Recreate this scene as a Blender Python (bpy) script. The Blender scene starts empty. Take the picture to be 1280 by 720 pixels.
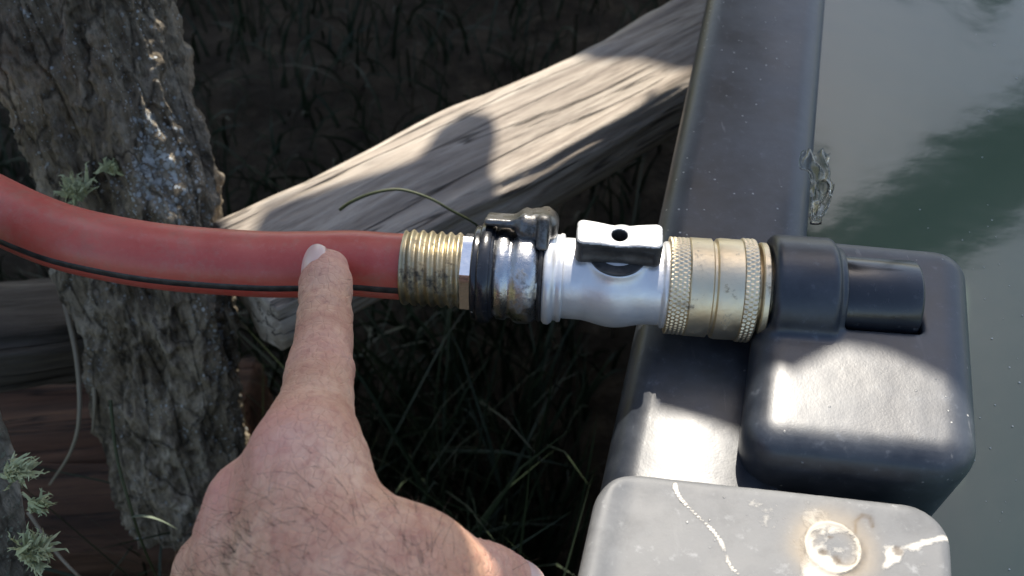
import bpy, bmesh, math, random
import numpy as np
from mathutils import Vector, Matrix
random.seed(7); rng = np.random.default_rng(11)
R = math.radians
scene = bpy.context.scene
COL = scene.collection

import time; _t0 = time.time()
def lap(n): print('LAP', n, round(time.time()-_t0, 1))
# ------------------------------------------------------------------ camera
EL = R(48); F = 1280.0; D0 = .346
d_ = np.array([0, math.cos(EL), -math.sin(EL)]); r_ = np.array([1., 0, 0]); u_ = np.cross(r_, d_)
CAM = -d_ * D0
def at(x, y, z):            # the point of the level plane z seen at photo pixel x, y
    v = d_ + r_ * (x - 640) / F - u_ * (y - 360) / F
    return CAM + v * (z - CAM[2]) / v[2]
def P(x, y, D):             # a point D metres deep
    return CAM + D * (d_ + r_ * (x - 640) / F - u_ * (y - 360) / F)
cd = bpy.data.cameras.new('camera'); cam = bpy.data.objects.new('camera', cd); COL.objects.link(cam)
cam.location = CAM; cam.rotation_euler = (R(90) - EL, 0, 0)
cd.sensor_width = 36; cd.lens = 36 * F / 1280; cd.clip_start = .01; cd.clip_end = 500
cd.dof.use_dof = True; cd.dof.focus_distance = .335; cd.dof.aperture_fstop = 18
scene.camera = cam

# ------------------------------------------------------------------ light
SUN = np.array([.10, .60, .79]); SUN /= np.linalg.norm(SUN)
w = bpy.data.worlds.new('World'); scene.world = w; w.use_nodes = True
nt = w.node_tree; bg = nt.nodes['Background']
sky = nt.nodes.new('ShaderNodeTexSky'); sky.sky_type = 'NISHITA'; sky.sun_disc = False
sky.sun_elevation = math.asin(SUN[2]); sky.sun_rotation = math.atan2(SUN[0], SUN[1])
sky.air_density = 1.0; sky.dust_density = 1.6; sky.ozone_density = .6
nt.links.new(sky.outputs[0], bg.inputs[0]); bg.inputs[1].default_value = .11
sl = bpy.data.lights.new('sun', 'SUN'); sl.energy = 3.9; sl.angle = R(.53); sl.color = (1, .93, .82)
so = bpy.data.objects.new('sun', sl); COL.objects.link(so)
so.rotation_euler = Vector(SUN).to_track_quat('Z', 'Y').to_euler(); so.location = (0, 0, 3)
scene.view_settings.view_transform = 'Standard'; scene.view_settings.look = 'None'
scene.view_settings.gamma = 1; scene.view_settings.exposure = 1.22
scene.cycles.use_denoising = True
scene.cycles.max_bounces = 6

# ------------------------------------------------------------------ numpy noise
_perm = rng.random((64, 64, 64)).astype(np.float32)
def vnoise(p):
    p = np.asarray(p, dtype=np.float64); i = np.floor(p).astype(np.int64); f = p - i
    f = f * f * (3 - 2 * f); o = 0
    for dx in (0, 1):
        for dy in (0, 1):
            for dz in (0, 1):
                wgt = (f[..., 0] if dx else 1 - f[..., 0]) * (f[..., 1] if dy else 1 - f[..., 1]) * (f[..., 2] if dz else 1 - f[..., 2])
                o = o + wgt * _perm[(i[..., 0] + dx) & 63, (i[..., 1] + dy) & 63, (i[..., 2] + dz) & 63]
    return o * 2 - 1
def fbm(p, n=4, g=.5):
    p = np.asarray(p, float); a = 1; s = 0
    for k in range(n): s = s + a * vnoise(p + 17.3 * k); a *= g; p = p * 2.03
    return s
def sstep(a, b, x):
    t = np.clip((x - a) / (b - a), 0, 1); return t * t * (3 - 2 * t)

# ------------------------------------------------------------------ mesh helpers
def tag(o, label=None, cat=None, group=None, kind=None):
    for k, v in (('label', label), ('category', cat), ('group', group), ('kind', kind)):
        if v: o[k] = v
    return o
def empty(name, loc=(0, 0, 0)):
    o = bpy.data.objects.new(name, None); COL.objects.link(o); o.location = loc; o.empty_display_size = .02; return o
def mesh_obj(name, verts, faces, mat, parent=None, smooth=True, attrs=None, sharp=None):
    me = bpy.data.meshes.new(name)
    V = np.asarray(verts, dtype=np.float64)
    if parent is not None: V = V - np.array(parent_world(parent))
    if isinstance(faces, np.ndarray):
        n = faces.shape[1]
        me.vertices.add(len(V)); me.vertices.foreach_set('co', V.ravel())
        me.loops.add(faces.size); me.loops.foreach_set('vertex_index', faces.ravel().astype(np.int32))
        me.polygons.add(len(faces)); me.polygons.foreach_set('loop_start', np.arange(0, faces.size, n, dtype=np.int32))
        me.update(calc_edges=True); me.validate()
    else:
        me.from_pydata([tuple(v) for v in V], [], [tuple(f) for f in faces]); me.update()
    me.polygons.foreach_set('use_smooth', [smooth] * len(me.polygons))
    if sharp and smooth:
        me.set_sharp_from_angle(angle=R(sharp))
    if attrs:
        for k, a in attrs.items():
            at_ = me.attributes.new(k, 'FLOAT', 'POINT'); at_.data.foreach_set('value', np.asarray(a, dtype=np.float32))
    if mat: me.materials.append(mat)
    o = bpy.data.objects.new(name, me); COL.objects.link(o)
    if parent is not None: o.parent = parent
    return o
def parent_world(p):
    l = np.array(p.location)
    return l if p.parent is None else l + parent_world(p.parent)
def unit(v): v = np.asarray(v, float); return v / np.linalg.norm(v)
def frame(t):
    t = unit(t); a = np.array([0, 0, 1.]) if abs(t[2]) < .9 else np.array([0, 1., 0])
    n = unit(np.cross(t, a)); return t, n, np.cross(n, t)
def catmull(pts, k=12):
    p = np.array(pts, float); p = np.vstack([2 * p[0] - p[1], p, 2 * p[-1] - p[-2]]); out = []
    for i in range(1, len(p) - 2):
        for j in range(k):
            t = j / k
            out.append(.5 * ((2 * p[i]) + (-p[i-1] + p[i+1]) * t + (2*p[i-1] - 5*p[i] + 4*p[i+1] - p[i+2]) * t*t + (-p[i-1] + 3*p[i] - 3*p[i+1] + p[i+2]) * t**3))
    out.append(p[-2]); return np.array(out)
def tube(path, rad, seg=32, caps=True, start=None, disp=None):
    path = np.asarray(path, float); n = len(path); rad = np.broadcast_to(rad, (n,)).astype(float)
    T = np.gradient(path, axis=0); T /= np.linalg.norm(T, axis=1)[:, None]
    N = np.zeros_like(T); a = start if start is not None else frame(T[0])[1]
    for i in range(n):
        a = a - T[i] * np.dot(a, T[i]); a = unit(a); N[i] = a
    B = np.cross(T, N); th = np.linspace(0, 2 * math.pi, seg, endpoint=False)
    dirs = N[:, None, :] * np.cos(th)[None, :, None] + B[:, None, :] * np.sin(th)[None, :, None]
    rr = rad[:, None] * np.ones(seg)
    V0 = path[:, None, :] + dirs * rr[..., None]
    if disp is not None: rr = rr + disp(V0, th, path); V0 = path[:, None, :] + dirs * rr[..., None]
    V = V0.reshape(-1, 3)
    i = np.arange(n - 1)[:, None] * seg; j = np.arange(seg)[None, :]; j2 = (j + 1) % seg
    Fc = np.stack([i + j, i + j2, i + seg + j2, i + seg + j], -1).reshape(-1, 4)
    if caps:
        V = np.vstack([V, path[0], path[-1]]); c0 = len(V) - 2
        Q = [(c0, b, a_, a_) for a_, b in zip(range(seg), [(k + 1) % seg for k in range(seg)])]
        faces = [tuple(f) for f in Fc] + [(c0, (k + 1) % seg, k) for k in range(seg)] + [(c0 + 1, (n-1)*seg + k, (n-1)*seg + (k+1) % seg) for k in range(seg)]
        return V, faces
    return V, Fc
def lathe(origin, axis, prof, seg=64, rfun=None):
    """prof: (distance along axis, radius)"""
    t, n, b = frame(axis); V = []; m = len(prof)
    for s, r in prof:
        for k in range(seg):
            a = 2 * math.pi * k / seg; rr = rfun(s, r, a) if rfun else r
            V.append(origin + t * s + (n * math.cos(a) + b * math.sin(a)) * rr)
    Fc = [(i*seg + k, i*seg + (k+1) % seg, (i+1)*seg + (k+1) % seg, (i+1)*seg + k) for i in range(m-1) for k in range(seg)]
    V.append(origin + t * prof[0][0]); V.append(origin + t * prof[-1][0]); c = len(V) - 2
    Fc += [(c, (k+1) % seg, k) for k in range(seg)] + [(c+1, (m-1)*seg + k, (m-1)*seg + (k+1) % seg) for k in range(seg)]
    return V, Fc
def bevel(o, wd=.0005, seg=2):
    m = o.modifiers.new('bevel', 'BEVEL'); m.width = wd; m.segments = seg; m.limit_method = 'ANGLE'; m.angle_limit = R(35); return o
class MB:
    def __init__(s): s.v = []; s.f = []
    def add(s, V, Fc):
        k = len(s.v); s.v += [tuple(x) for x in V]; s.f += [tuple(int(i) + k for i in f) for f in Fc]; return s
    def build(s, name, mat, parent=None, smooth=True, sharp=40): return mesh_obj(name, s.v, s.f, mat, parent, smooth, sharp=sharp)

# signed-distance modelling -> surface nets
def grid(lo, hi, h):
    ax = [np.arange(lo[i], hi[i] + h, h) for i in range(3)]
    return ax, np.stack(np.meshgrid(*ax, indexing='ij'), -1)
def nets(vol, lo, h):
    s = vol < 0; nx, ny, nz = vol.shape
    acc = np.zeros((nx-1, ny-1, nz-1, 3)); cnt = np.zeros((nx-1, ny-1, nz-1)); quads = []
    for ax in range(3):
        a = [slice(None)]*3; b = [slice(None)]*3; a[ax] = slice(0, -1); b[ax] = slice(1, None)
        va, vb = vol[tuple(a)], vol[tuple(b)]; cr = (va < 0) != (vb < 0)
        idx = np.argwhere(cr); t = va[cr] / (va[cr] - vb[cr]); pos = idx.astype(float); pos[:, ax] += t
        o1, o2 = [k for k in range(3) if k != ax]
        ok = (idx[:, o1] > 0) & (idx[:, o2] > 0) & (idx[:, o1] < vol.shape[o1]-1) & (idx[:, o2] < vol.shape[o2]-1)
        for d1 in (0, -1):
            for d2 in (0, -1):
                c = idx.copy(); c[:, o1] += d1; c[:, o2] += d2
                m = (c[:, o1] >= 0) & (c[:, o2] >= 0) & (c[:, o1] < acc.shape[o1]) & (c[:, o2] < acc.shape[o2])
                np.add.at(acc, tuple(c[m].T), pos[m]); np.add.at(cnt, tuple(c[m].T), 1)
        c = idx[ok]; inside_first = (va[cr] < 0)[ok]; q = []
        for d1, d2 in ((0, 0), (-1, 0), (-1, -1), (0, -1)):
            e = c.copy(); e[:, o1] += d1; e[:, o2] += d2; q.append(e)
        q = np.stack(q, 1)
        flip = inside_first if ax != 1 else ~inside_first
        q[flip] = q[flip][:, ::-1]; quads.append(q[:, ::-1])
    act = cnt > 0; ids = -np.ones(act.shape, dtype=np.int64); ids[act] = np.arange(act.sum())
    V = acc[act] / cnt[act][:, None] * h + np.array(lo)
    Q = np.vstack(quads); Fc = ids[Q[..., 0], Q[..., 1], Q[..., 2]]
    return V, Fc[:, ::-1]
def sdf_mesh(f, lo, hi, h, K=6):
    """evaluates the field finely only in the blocks near the surface"""
    lo = np.array(lo, float); nb = np.maximum(1, np.ceil((np.array(hi) - lo)/(h*K)).astype(int))
    bx = np.stack(np.meshgrid(*[np.arange(k) for k in nb], indexing='ij'), -1)
    cen = lo + (bx + .5)*K*h - h/2; cv = f(cen); act = np.abs(cv) < K*h*.5*1.75 + .0035
    full = np.repeat(np.repeat(np.repeat(np.where(cv < 0, -1., 1.), K, 0), K, 1), K, 2)
    ab = np.argwhere(act); o = np.stack(np.meshgrid(*[np.arange(K)]*3, indexing='ij'), -1)
    idx = (ab[:, None, None, None, :]*K + o[None]).reshape(-1, 3); full[tuple(idx.T)] = f(lo + idx*h)
    V, Q = nets(full, lo, h); T_ = V[Q[:, :3]] - V.mean(0); vol = np.einsum('ij,ij->i', T_[:, 0], np.cross(T_[:, 1], T_[:, 2])).sum()
    return (V, Q) if vol > 0 else (V, Q[:, ::-1].copy())
def smin(a, b, k): hh = np.clip(.5 + .5 * (b - a) / k, 0, 1); return b * (1 - hh) + a * hh - k * hh * (1 - hh)
def smax(a, b, k): return -smin(-a, -b, k)
def s_cone(G, a, b, ra, rb):
    a = np.asarray(a); ba = np.asarray(b) - a; pa = G - a
    hh = np.clip((pa @ ba) / (ba @ ba), 0, 1); return np.linalg.norm(pa - hh[..., None] * ba, axis=-1) - (ra + (rb - ra) * hh)
def s_ell(G, c, rad, Rm=None):
    q = G - np.asarray(c)
    if Rm is not None: q = q @ Rm.T
    k0 = np.linalg.norm(q / rad, axis=-1); k1 = np.linalg.norm(q / (np.array(rad)**2), axis=-1); return k0 * (k0 - 1) / np.maximum(k1, 1e-9)
def s_box(q, hb, rd): 
    e = np.abs(q) - (np.array(hb) - rd); return np.linalg.norm(np.maximum(e, 0), axis=-1) + np.minimum(e.max(-1), 0) - rd
def s_cyl(G, o, ax, r, s0, s1, rd=.0006):
    ax = unit(ax); p = G - o; s = p @ ax; rr = np.linalg.norm(p - s[..., None] * ax, axis=-1)
    dx = rr - r + rd; dy = np.abs(s - (s0+s1)/2) - (s1-s0)/2 + rd
    return np.minimum(np.maximum(dx, dy), 0) + np.hypot(np.maximum(dx, 0), np.maximum(dy, 0)) - rd

# ------------------------------------------------------------------ materials
class M:
    def __init__(s, name, rough=.5, metal=0, spec=.5, coat=0):
        s.m = bpy.data.materials.new(name); s.m.use_nodes = True; s.t = s.m.node_tree; s.b = s.t.nodes['Principled BSDF']
        s.b.inputs['Roughness'].default_value = rough; s.b.inputs['Metallic'].default_value = metal
        s.b.inputs['Specular IOR Level'].default_value = spec; s.b.inputs['Coat Weight'].default_value = coat
        s.co = s.t.nodes.new('ShaderNodeTexCoord').outputs['Object']; s.h = None
    def n(s, ty, **kw):
        x = s.t.nodes.new(ty)
        for k, v in kw.items(): setattr(x, k, v)
        return x
    def link(s, a, b): s.t.links.new(a, b)
    def map(s, scale=(1,1,1), rot=(0,0,0)):
        x = s.n('ShaderNodeMapping'); x.inputs['Scale'].default_value = scale; x.inputs['Rotation'].default_value = rot; s.link(s.co, x.inputs[0]); return x.outputs[0]
    def noise(s, scale, detail=6, rough=.6, co=None, dist=0):
        x = s.n('ShaderNodeTexNoise'); x.inputs['Scale'].default_value = scale; x.inputs['Detail'].default_value = detail
        x.inputs['Roughness'].default_value = rough; x.inputs['Distortion'].default_value = dist; s.link(co or s.co, x.inputs['Vector']); return x.outputs['Fac']
    def voro(s, scale, feature='F1', co=None, rnd=1):
        x = s.n('ShaderNodeTexVoronoi', feature=feature); x.inputs['Scale'].default_value = scale; x.inputs['Randomness'].default_value = rnd
        s.link(co or s.co, x.inputs['Vector']); return x.outputs['Distance']
    def attr(s, name): x = s.n('ShaderNodeAttribute'); x.attribute_name = name; return x.outputs['Fac']
    def ramp(s, fac, stops):
        x = s.n('ShaderNodeValToRGB'); e = x.color_ramp.elements
        while len(e) < len(stops): e.new(.5)
        for i, (p, c) in enumerate(stops):
            e[i].position = p; c = (c, c, c) if isinstance(c, (int, float)) else c; e[i].color = (*c, 1)
        s.link(fac, x.inputs[0]); return x.outputs[0]
    def mix(s, fac, a, b, mode='MIX'):
        x = s.n('ShaderNodeMix', data_type='RGBA', blend_type=mode)
        for i, v in ((0, fac), (6, a), (7, b)):
            if hasattr(v, 'is_output'): s.link(v, x.inputs[i])
            elif isinstance(v, (int, float)) : x.inputs[i].default_value = v if i == 0 else (v, v, v, 1)
            else: x.inputs[i].default_value = (*v, 1)
        return x.outputs[2]
    def math(s, op, a, b=0.):
        x = s.n('ShaderNodeMath', operation=op)
        for i, v in enumerate((a, b)):
            if hasattr(v, 'is_output'): s.link(v, x.inputs[i])
            else: x.inputs[i].default_value = v
        return x.outputs[0]
    def col(s, c):
        if hasattr(c, 'is_output'): s.link(c, s.b.inputs['Base Color'])
        else: s.b.inputs['Base Color'].default_value = (*c, 1)
        return s
    def rough(s, r): s.link(r, s.b.inputs['Roughness']); return s
    def bump(s, h, dist=.0005, strength=1):
        x = s.n('ShaderNodeBump'); x.inputs['Distance'].default_value = dist; x.inputs['Strength'].default_value = strength
        s.link(h, x.inputs['Height'])
        if s.h: s.link(s.h, x.inputs['Normal'])
        s.h = x.outputs[0]; s.link(s.h, s.b.inputs['Normal']); return s

def mat_bark(name, c1, c2, c3, lich=.6, lc=(.38, .42, .42), seed=0):
    m = M(name, .9, spec=.2)
    st = m.map((1, 1, .22), (0, 0, seed))
    a = m.noise(90, 8, .65, st, .4); base = m.ramp(a, [(.3, c1), (.52, c2), (.75, c3)])
    dirt = m.noise(14, 5); base = m.mix(m.ramp(dirt, [(.4, 0), (.7, 1)]), base, tuple(x*.55 for x in c2), 'MIX')
    la = m.attr('lichen')
    g = m.noise(38, 6, .7); lm = m.math('MULTIPLY', m.ramp(m.math('ADD', g, m.math('MULTIPLY', la, .12)), [(lich, 0), (lich + .05, 1)]), m.ramp(m.noise(240, 4), [(.42, .1), (.52, 1)]))
    def discs(scale, thr):
        fk = m.math('SUBTRACT', m.math('ADD', m.voro(scale), m.math('MULTIPLY', m.noise(500, 5, .7), .5)), m.math('MULTIPLY', la, .17))
        return m.math('MULTIPLY', m.ramp(fk, [(thr, 1), (thr + .05, 0)]), m.ramp(m.math('ADD', m.noise(34, 4), m.math('MULTIPLY', la, .15)), [(.46, 0), (.56, .95)]))
    lm = m.math('MAXIMUM', lm, m.math('MAXIMUM', discs(230, .43), discs(430, .40)))
    crk = m.voro(55, 'DISTANCE_TO_EDGE', m.map((1, 1, .2), (0, 0, seed + .4))); crk2 = m.ramp(m.math('ADD', crk, m.math('MULTIPLY', m.noise(160, 5), .12)), [(.05, 0), (.10, 1)])
    base = m.mix(m.math('ADD', m.math('MULTIPLY', crk2, .75), .25), tuple(x*.6 for x in c1), base); fib = m.noise(420, 6, .7, m.map((1, 1, .1))); base = m.mix(m.ramp(fib, [(.35, .6), (.55, 0)]), base, c1)
    m.bump(crk2, .003, .7); m.bump(fib, .0012, .6)
    lcol = m.ramp(m.noise(160, 5), [(.35, tuple(x*.55 for x in lc)), (.6, lc), (.8, tuple(min(1, x*1.35) for x in lc))])
    m.col(m.mix(lm, base, lcol))
    m.bump(a, .008, 1); m.bump(m.noise(420, 5), .001, .7); m.bump(lm, .0012, .9)
    return m.m
MB_BARK = mat_bark('bark', (.035, .029, .021), (.33, .27, .19), (.62, .55, .44), .62, (.58, .60, .58))
MB_BARK2 = mat_bark('grey_bark', (.07, .06, .045), (.36, .33, .26), (.62, .58, .48), .66, (.33, .36, .28), 1)
def mat_wood(name, c1, c2, c3, sc=1.0):
    m = M(name, .8, spec=.25); st = m.map((.07*sc, 1*sc, 1*sc)); a = m.noise(130, 8, .7, st, .35); b = m.noise(420, 4, .7, st)
    c = m.ramp(a, [(.3, c1), (.5, c2), (.72, c3)]); c = m.mix(m.ramp(b, [(.35, .55), (.5, 0)]), c, c1)
    c = m.mix(m.ramp(m.noise(22, 4), [(.45, 0), (.75, .5)]), c, c2); ck = m.math('MULTIPLY', m.ramp(m.noise(48, 4, .55, m.map((.035*sc, 1, 1)), .2), [(.486, 0), (.5, 1), (.514, 0)]), m.ramp(m.noise(16, 3), [(.4, 0), (.5, .85)])); c = m.mix(ck, c, tuple(x*.25 for x in c1)); m.col(c); m.bump(m.math('SUBTRACT', 1, ck), .002, .8); m.bump(a, .0025, .8); m.bump(b, .0006, .6); return m.m
M_PLANK = mat_wood('weathered_wood', (.16, .13, .105), (.36, .31, .255), (.56, .50, .42))
M_BLOCKER = mat_wood('blocker_wood', (.10, .08, .06), (.26, .22, .17), (.38, .33, .27), .6)
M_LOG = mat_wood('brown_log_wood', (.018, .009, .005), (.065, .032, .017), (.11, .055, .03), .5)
m = M('soil', .95, spec=.15); m.col(m.ramp(m.noise(30, 8, .7), [(.3, (.016, .012, .008)), (.55, (.04, .031, .02)), (.8, (.09, .07, .045))])); m.bump(m.noise(60, 8), .01, .8)
sep = m.n('ShaderNodeVectorMath', operation='LENGTH'); m.link(m.co, sep.inputs[0]); far = m.ramp(m.math('ADD', m.math('MULTIPLY', sep.outputs['Value'], .3), m.math('MULTIPLY', m.noise(3, 4), .2)), [(.62, 0), (.8, 1)])
soilc = m.b.inputs['Base Color'].links[0].from_socket; m.col(m.mix(far, soilc, m.ramp(m.noise(5, 6), [(.35, (.10, .12, .035)), (.65, (.24, .21, .10))]))); M_SOIL = m.m
m = M('red_rubber', .42, spec=.45)
g = m.noise(26, 6, .65); f = m.noise(240, 5, .7)
c = m.mix(m.ramp(g, [(.35, 0), (.7, 1)]), (.40, .050, .036), (.52, .12, .09)); c = m.mix(m.ramp(f, [(.55, 0), (.8, .5)]), c, (.45, .2, .17)); 
c = m.mix(m.ramp(m.noise(9, 5, .7), [(.55, 0), (.72, .45)]), c, (.2, .03, .028)); dsty = m.ramp(m.math('ADD', m.math('MULTIPLY', m.noise(18, 7, .75), .6), m.math('MULTIPLY', m.noise(350, 4), .4)), [(.48, 0), (.68, .5)]); c = m.mix(dsty, c, (.30, .17, .12)); m.col(c)
m.rough(m.ramp(m.noise(60, 5), [(.3, .34), (.7, .58)])); m.bump(f, .0003, .6); m.bump(m.noise(45, 4), .0008, .3); m.b.inputs['Coat Weight'].default_value = .25; m.b.inputs['Coat Roughness'].default_value = .32; M_RED = m.m
m = M('black_rubber', .45); m.col(m.ramp(m.noise(300, 5), [(.4, (.012, .012, .014)), (.7, (.05, .047, .047))])); m.bump(m.noise(500, 4), .0002, .5); M_BLK = m.m
def mat_metal(name, c1, c2, r0=.2, r1=.45, dirtc=(.05, .04, .03), dirt=.55, bump=.0002):
    m = M(name, .3, 1); a = m.noise(110, 6, .7); b = m.noise(700, 4, .7)
    dm = m.ramp(m.math('ADD', m.math('MULTIPLY', a, .7), m.math('MULTIPLY', b, .3)), [(dirt, 0), (dirt + .12, 1)])
    m.col(m.mix(dm, m.mix(m.noise(40, 4), c1, c2), dirtc)); m.link(m.math('SUBTRACT', 1, m.math('MULTIPLY', dm, .8)), m.b.inputs['Metallic'])
    m.rough(m.math('ADD', m.ramp(a, [(.3, r0), (.7, r1)]), m.math('MULTIPLY', dm, .25))); m.bump(b, bump, .5); m.bump(a, bump*2, .3); return m.m
M_BRASS = mat_metal('tarnished_brass', (.66, .53, .34), (.86, .75, .55), .34, .55, (.14, .10, .06), .56)
M_FERR = mat_metal('dull_brass_thread', (.28, .24, .16), (.52, .44, .29), .36, .55, (.06, .05, .035), .49)
M_DKCH = mat_metal('worn_dark_chrome', (.40, .40, .40), (.58, .58, .58), .2, .42, (.030, .029, .028), .52, .0003)
M_LEV = mat_metal('dark_worn_metal', (.10, .10, .10), (.19, .185, .18), .25, .45, (.03, .027, .023), .5, .0003)
M_CHR = mat_metal('bright_chrome', (.72, .73, .75), (.8, .8, .8), .12, .25, (.2, .18, .15), .68, .0001)
m = M('cast_zinc', .38, .55); m.col(m.mix(m.noise(90, 5), (.62, .62, .62), (.76, .76, .76))); m.rough(m.ramp(m.noise(200, 5), [(.3, .3), (.7, .48)])); m.bump(m.noise(500, 3), .0002, .4); M_ZINC = m.m
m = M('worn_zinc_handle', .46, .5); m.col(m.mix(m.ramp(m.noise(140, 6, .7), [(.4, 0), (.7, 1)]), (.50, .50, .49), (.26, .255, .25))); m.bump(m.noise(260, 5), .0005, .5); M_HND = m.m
m = M('dark_zinc', .45, .4); m.col(m.ramp(m.noise(150, 6), [(.3, (.02, .02, .02)), (.7, (.1, .095, .09))])); m.bump(m.noise(400, 4), .0003, .6); M_DKZ = m.m
def mat_plastic(name, base, dust, r0, r1, speck=.62, attr=False):
    m = M(name, .4, spec=speck); a = m.noise(30, 7, .68); b = m.noise(240, 5, .7)
    c = m.mix(m.ramp(a, [(.35, 0), (.75, 1)]), base, dust)
    c = m.mix(m.ramp(b, [(.6, 0), (.75, .35)]), c, tuple(min(1, x*2.2+.03) for x in dust))
    v = m.math('ADD', m.voro(230), m.math('MULTIPLY', m.noise(900, 4), .22)); big = m.noise(17, 3); sm = m.math('MULTIPLY', m.ramp(v, [(.17, 1), (.22, 0)]), m.ramp(big, [(.52, 0), (.6, 1)]))
    c = m.mix(m.math('MULTIPLY', sm, .8), c, (.5, .49, .46))
    st = m.map((1, .12, 1), (0, 0, R(25))); sc = m.math('MULTIPLY', m.ramp(m.noise(420, 5, .6, st), [(.64, 0), (.7, .4)]), m.ramp(m.noise(25, 3), [(.45, 0), (.6, 1)])); c = m.mix(sc, c, (.2, .2, .2)); gr = m.noise(75, 7, .75); c = m.mix(m.ramp(gr, [(.5, 0), (.75, .45)]), c, tuple(x*.45 for x in base))
    if attr:
        s = m.attr('stain'); sn = m.ramp(m.math('ADD', s, m.math('MULTIPLY', m.math('SUBTRACT', m.noise(420, 6, .7), .5), .9)), [(.45, 0), (.85, 1)])
        c = m.mix(sn, c, (.50, .47, .41)); dk = m.attr('dark'); c = m.mix(dk, c, (.05, .03, .015)); rs = m.attr('rust'); c = m.mix(m.math('MULTIPLY', rs, m.noise(90, 4)), c, (.30, .23, .14)); m.bump(sn, .0003, .7)
    m.col(c); m.rough(m.math('ADD', m.ramp(a, [(.3, r0), (.75, r1)]), m.math('MULTIPLY', sm, .3))); m.bump(b, .0002, .25); m.bump(m.noise(1200, 2), .00006, .4); m.bump(m.noise(28, 3), .002, .2); m.bump(sm, .0004, .8); return m.m
M_PL = mat_plastic('black_polyethylene', (.009, .012, .018), (.050, .057, .068), .33, .50)
M_PIPE = mat_plastic('gloss_black_pipe', (.010, .011, .014), (.02, .021, .025), .16, .3)
M_DECK = mat_plastic('scuffed_grey_polyethylene', (.095, .098, .101), (.165, .167, .165), .5, .7, .45, attr=True)
m = M('murky_water', .11, spec=.9); m.b.inputs['IOR'].default_value = 1.36
m.col(m.ramp(m.noise(6, 4), [(.3, (.046, .078, .052)), (.7, (.066, .100, .068))])); m.bump(m.noise(14, 3), .003, .2); m.bump(m.noise(60, 3), .0006, .12); M_WATER = m.m
def mat_leaf(name, c1, c2):
    m = M(name, .55, spec=.35); m.col(m.mix(m.noise(60, 3), c1, c2)); m.b.inputs['Subsurface Weight'].default_value = 0; return m.m
M_GRASS = mat_leaf('grass_blades', (.010, .018, .006), (.026, .038, .015)); M_MOSS = mat_leaf('pale_moss', (.24, .27, .10), (.50, .51, .32)); M_DRY = mat_leaf('dry_stem', (.16, .13, .09), (.28, .25, .18)); M_PALE = mat_leaf('pale_leaf', (.10, .13, .09), (.17, .2, .15)); M_VINE = mat_leaf('vine_stem', (.028, .036, .012), (.06, .07, .028))
m = M('clear_film', .07, spec=.8); m.b.inputs['IOR'].default_value = 1.25; m.b.inputs['Base Color'].default_value = (.6, .62, .62, 1); m.b.inputs['Transmission Weight'].default_value = 1; m.bump(m.noise(90, 2), .002, .4); M_FILM = m.m
m = M('skin', .46, spec=.42)
a = m.noise(55, 5, .6); bb = m.noise(260, 5, .65)
c = m.ramp(a, [(.3, (.44, .218, .14)), (.5, (.545, .312, .205)), (.72, (.63, .405, .285))])
c = m.mix(m.ramp(bb, [(.48, 0), (.72, .6)]), c, (.34, .13, .095)); sp = m.ramp(m.voro(130), [(.07, 1), (.13, 0)]); c = m.mix(m.math('MULTIPLY', m.math('MULTIPLY', sp, m.ramp(m.noise(40, 2), [(.5, 0), (.6, 1)])), .45), c, (.25, .10, .07))
c = m.mix(m.math('MULTIPLY', m.attr('pink'), .6), c, (.60, .27, .23)); m.col(c)
m.b.inputs['Subsurface Weight'].default_value = .12; m.b.inputs['Subsurface Radius'].default_value = (1, .35, .2); m.b.inputs['Subsurface Scale'].default_value = .0025
cr = m.voro(420, 'DISTANCE_TO_EDGE', m.map((1, .75, 1))); m.bump(m.ramp(cr, [(0, 0), (.12, 1)]), .00028, .6); m.bump(m.noise(130, 6, .7, m.map((1.6, .8, 1))), .0008, .4); m.bump(bb, .0007, .5); m.bump(m.noise(900, 3), .00012, .6)
m.rough(m.ramp(bb, [(.3, .45), (.7, .66)])); M_SKIN = m.m
m = M('fingernail', .28, spec=.5); m.col(m.mix(m.noise(120, 3), (.60, .40, .34), (.70, .52, .46))); m.bump(m.noise(300, 3, .5, m.map((1, .1, 1))), .0001, .4); m.b.inputs['Subsurface Weight'].default_value = .2; m.b.inputs['Subsurface Scale'].default_value = .0015; M_NAIL = m.m
m = M('brown_hair', .5); m.col((.055, .028, .016)); M_HAIR = m.m
m = M('blond_hair', .4); m.col((.42, .27, .17)); M_HAIR2 = m.m

# ------------------------------------------------------------------ setting: ground
GZ = -.45
def ground_h(x, y):
    q = np.stack([x, y, 0*x], -1); near = np.exp(-((x**2 + y**2) / 4)); return GZ + (fbm(q*3.1, 3)*.02 + fbm(q*14, 4)*.012) * near
xs = np.concatenate([[-300, -100, -30, -10, -4], np.linspace(-2, 2, 201), [4, 10, 30, 100, 300]])
X, Y = np.meshgrid(xs, xs, indexing='ij'); n = len(xs)
V = np.stack([X, Y, ground_h(X, Y)], -1).reshape(-1, 3); i = (np.arange(n-1)[:, None]*n + np.arange(n-1)[None, :]).ravel()
g = mesh_obj('ground', V, np.stack([i, i+n, i+n+1, i+1], -1), M_SOIL); tag(g, kind='structure')

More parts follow.
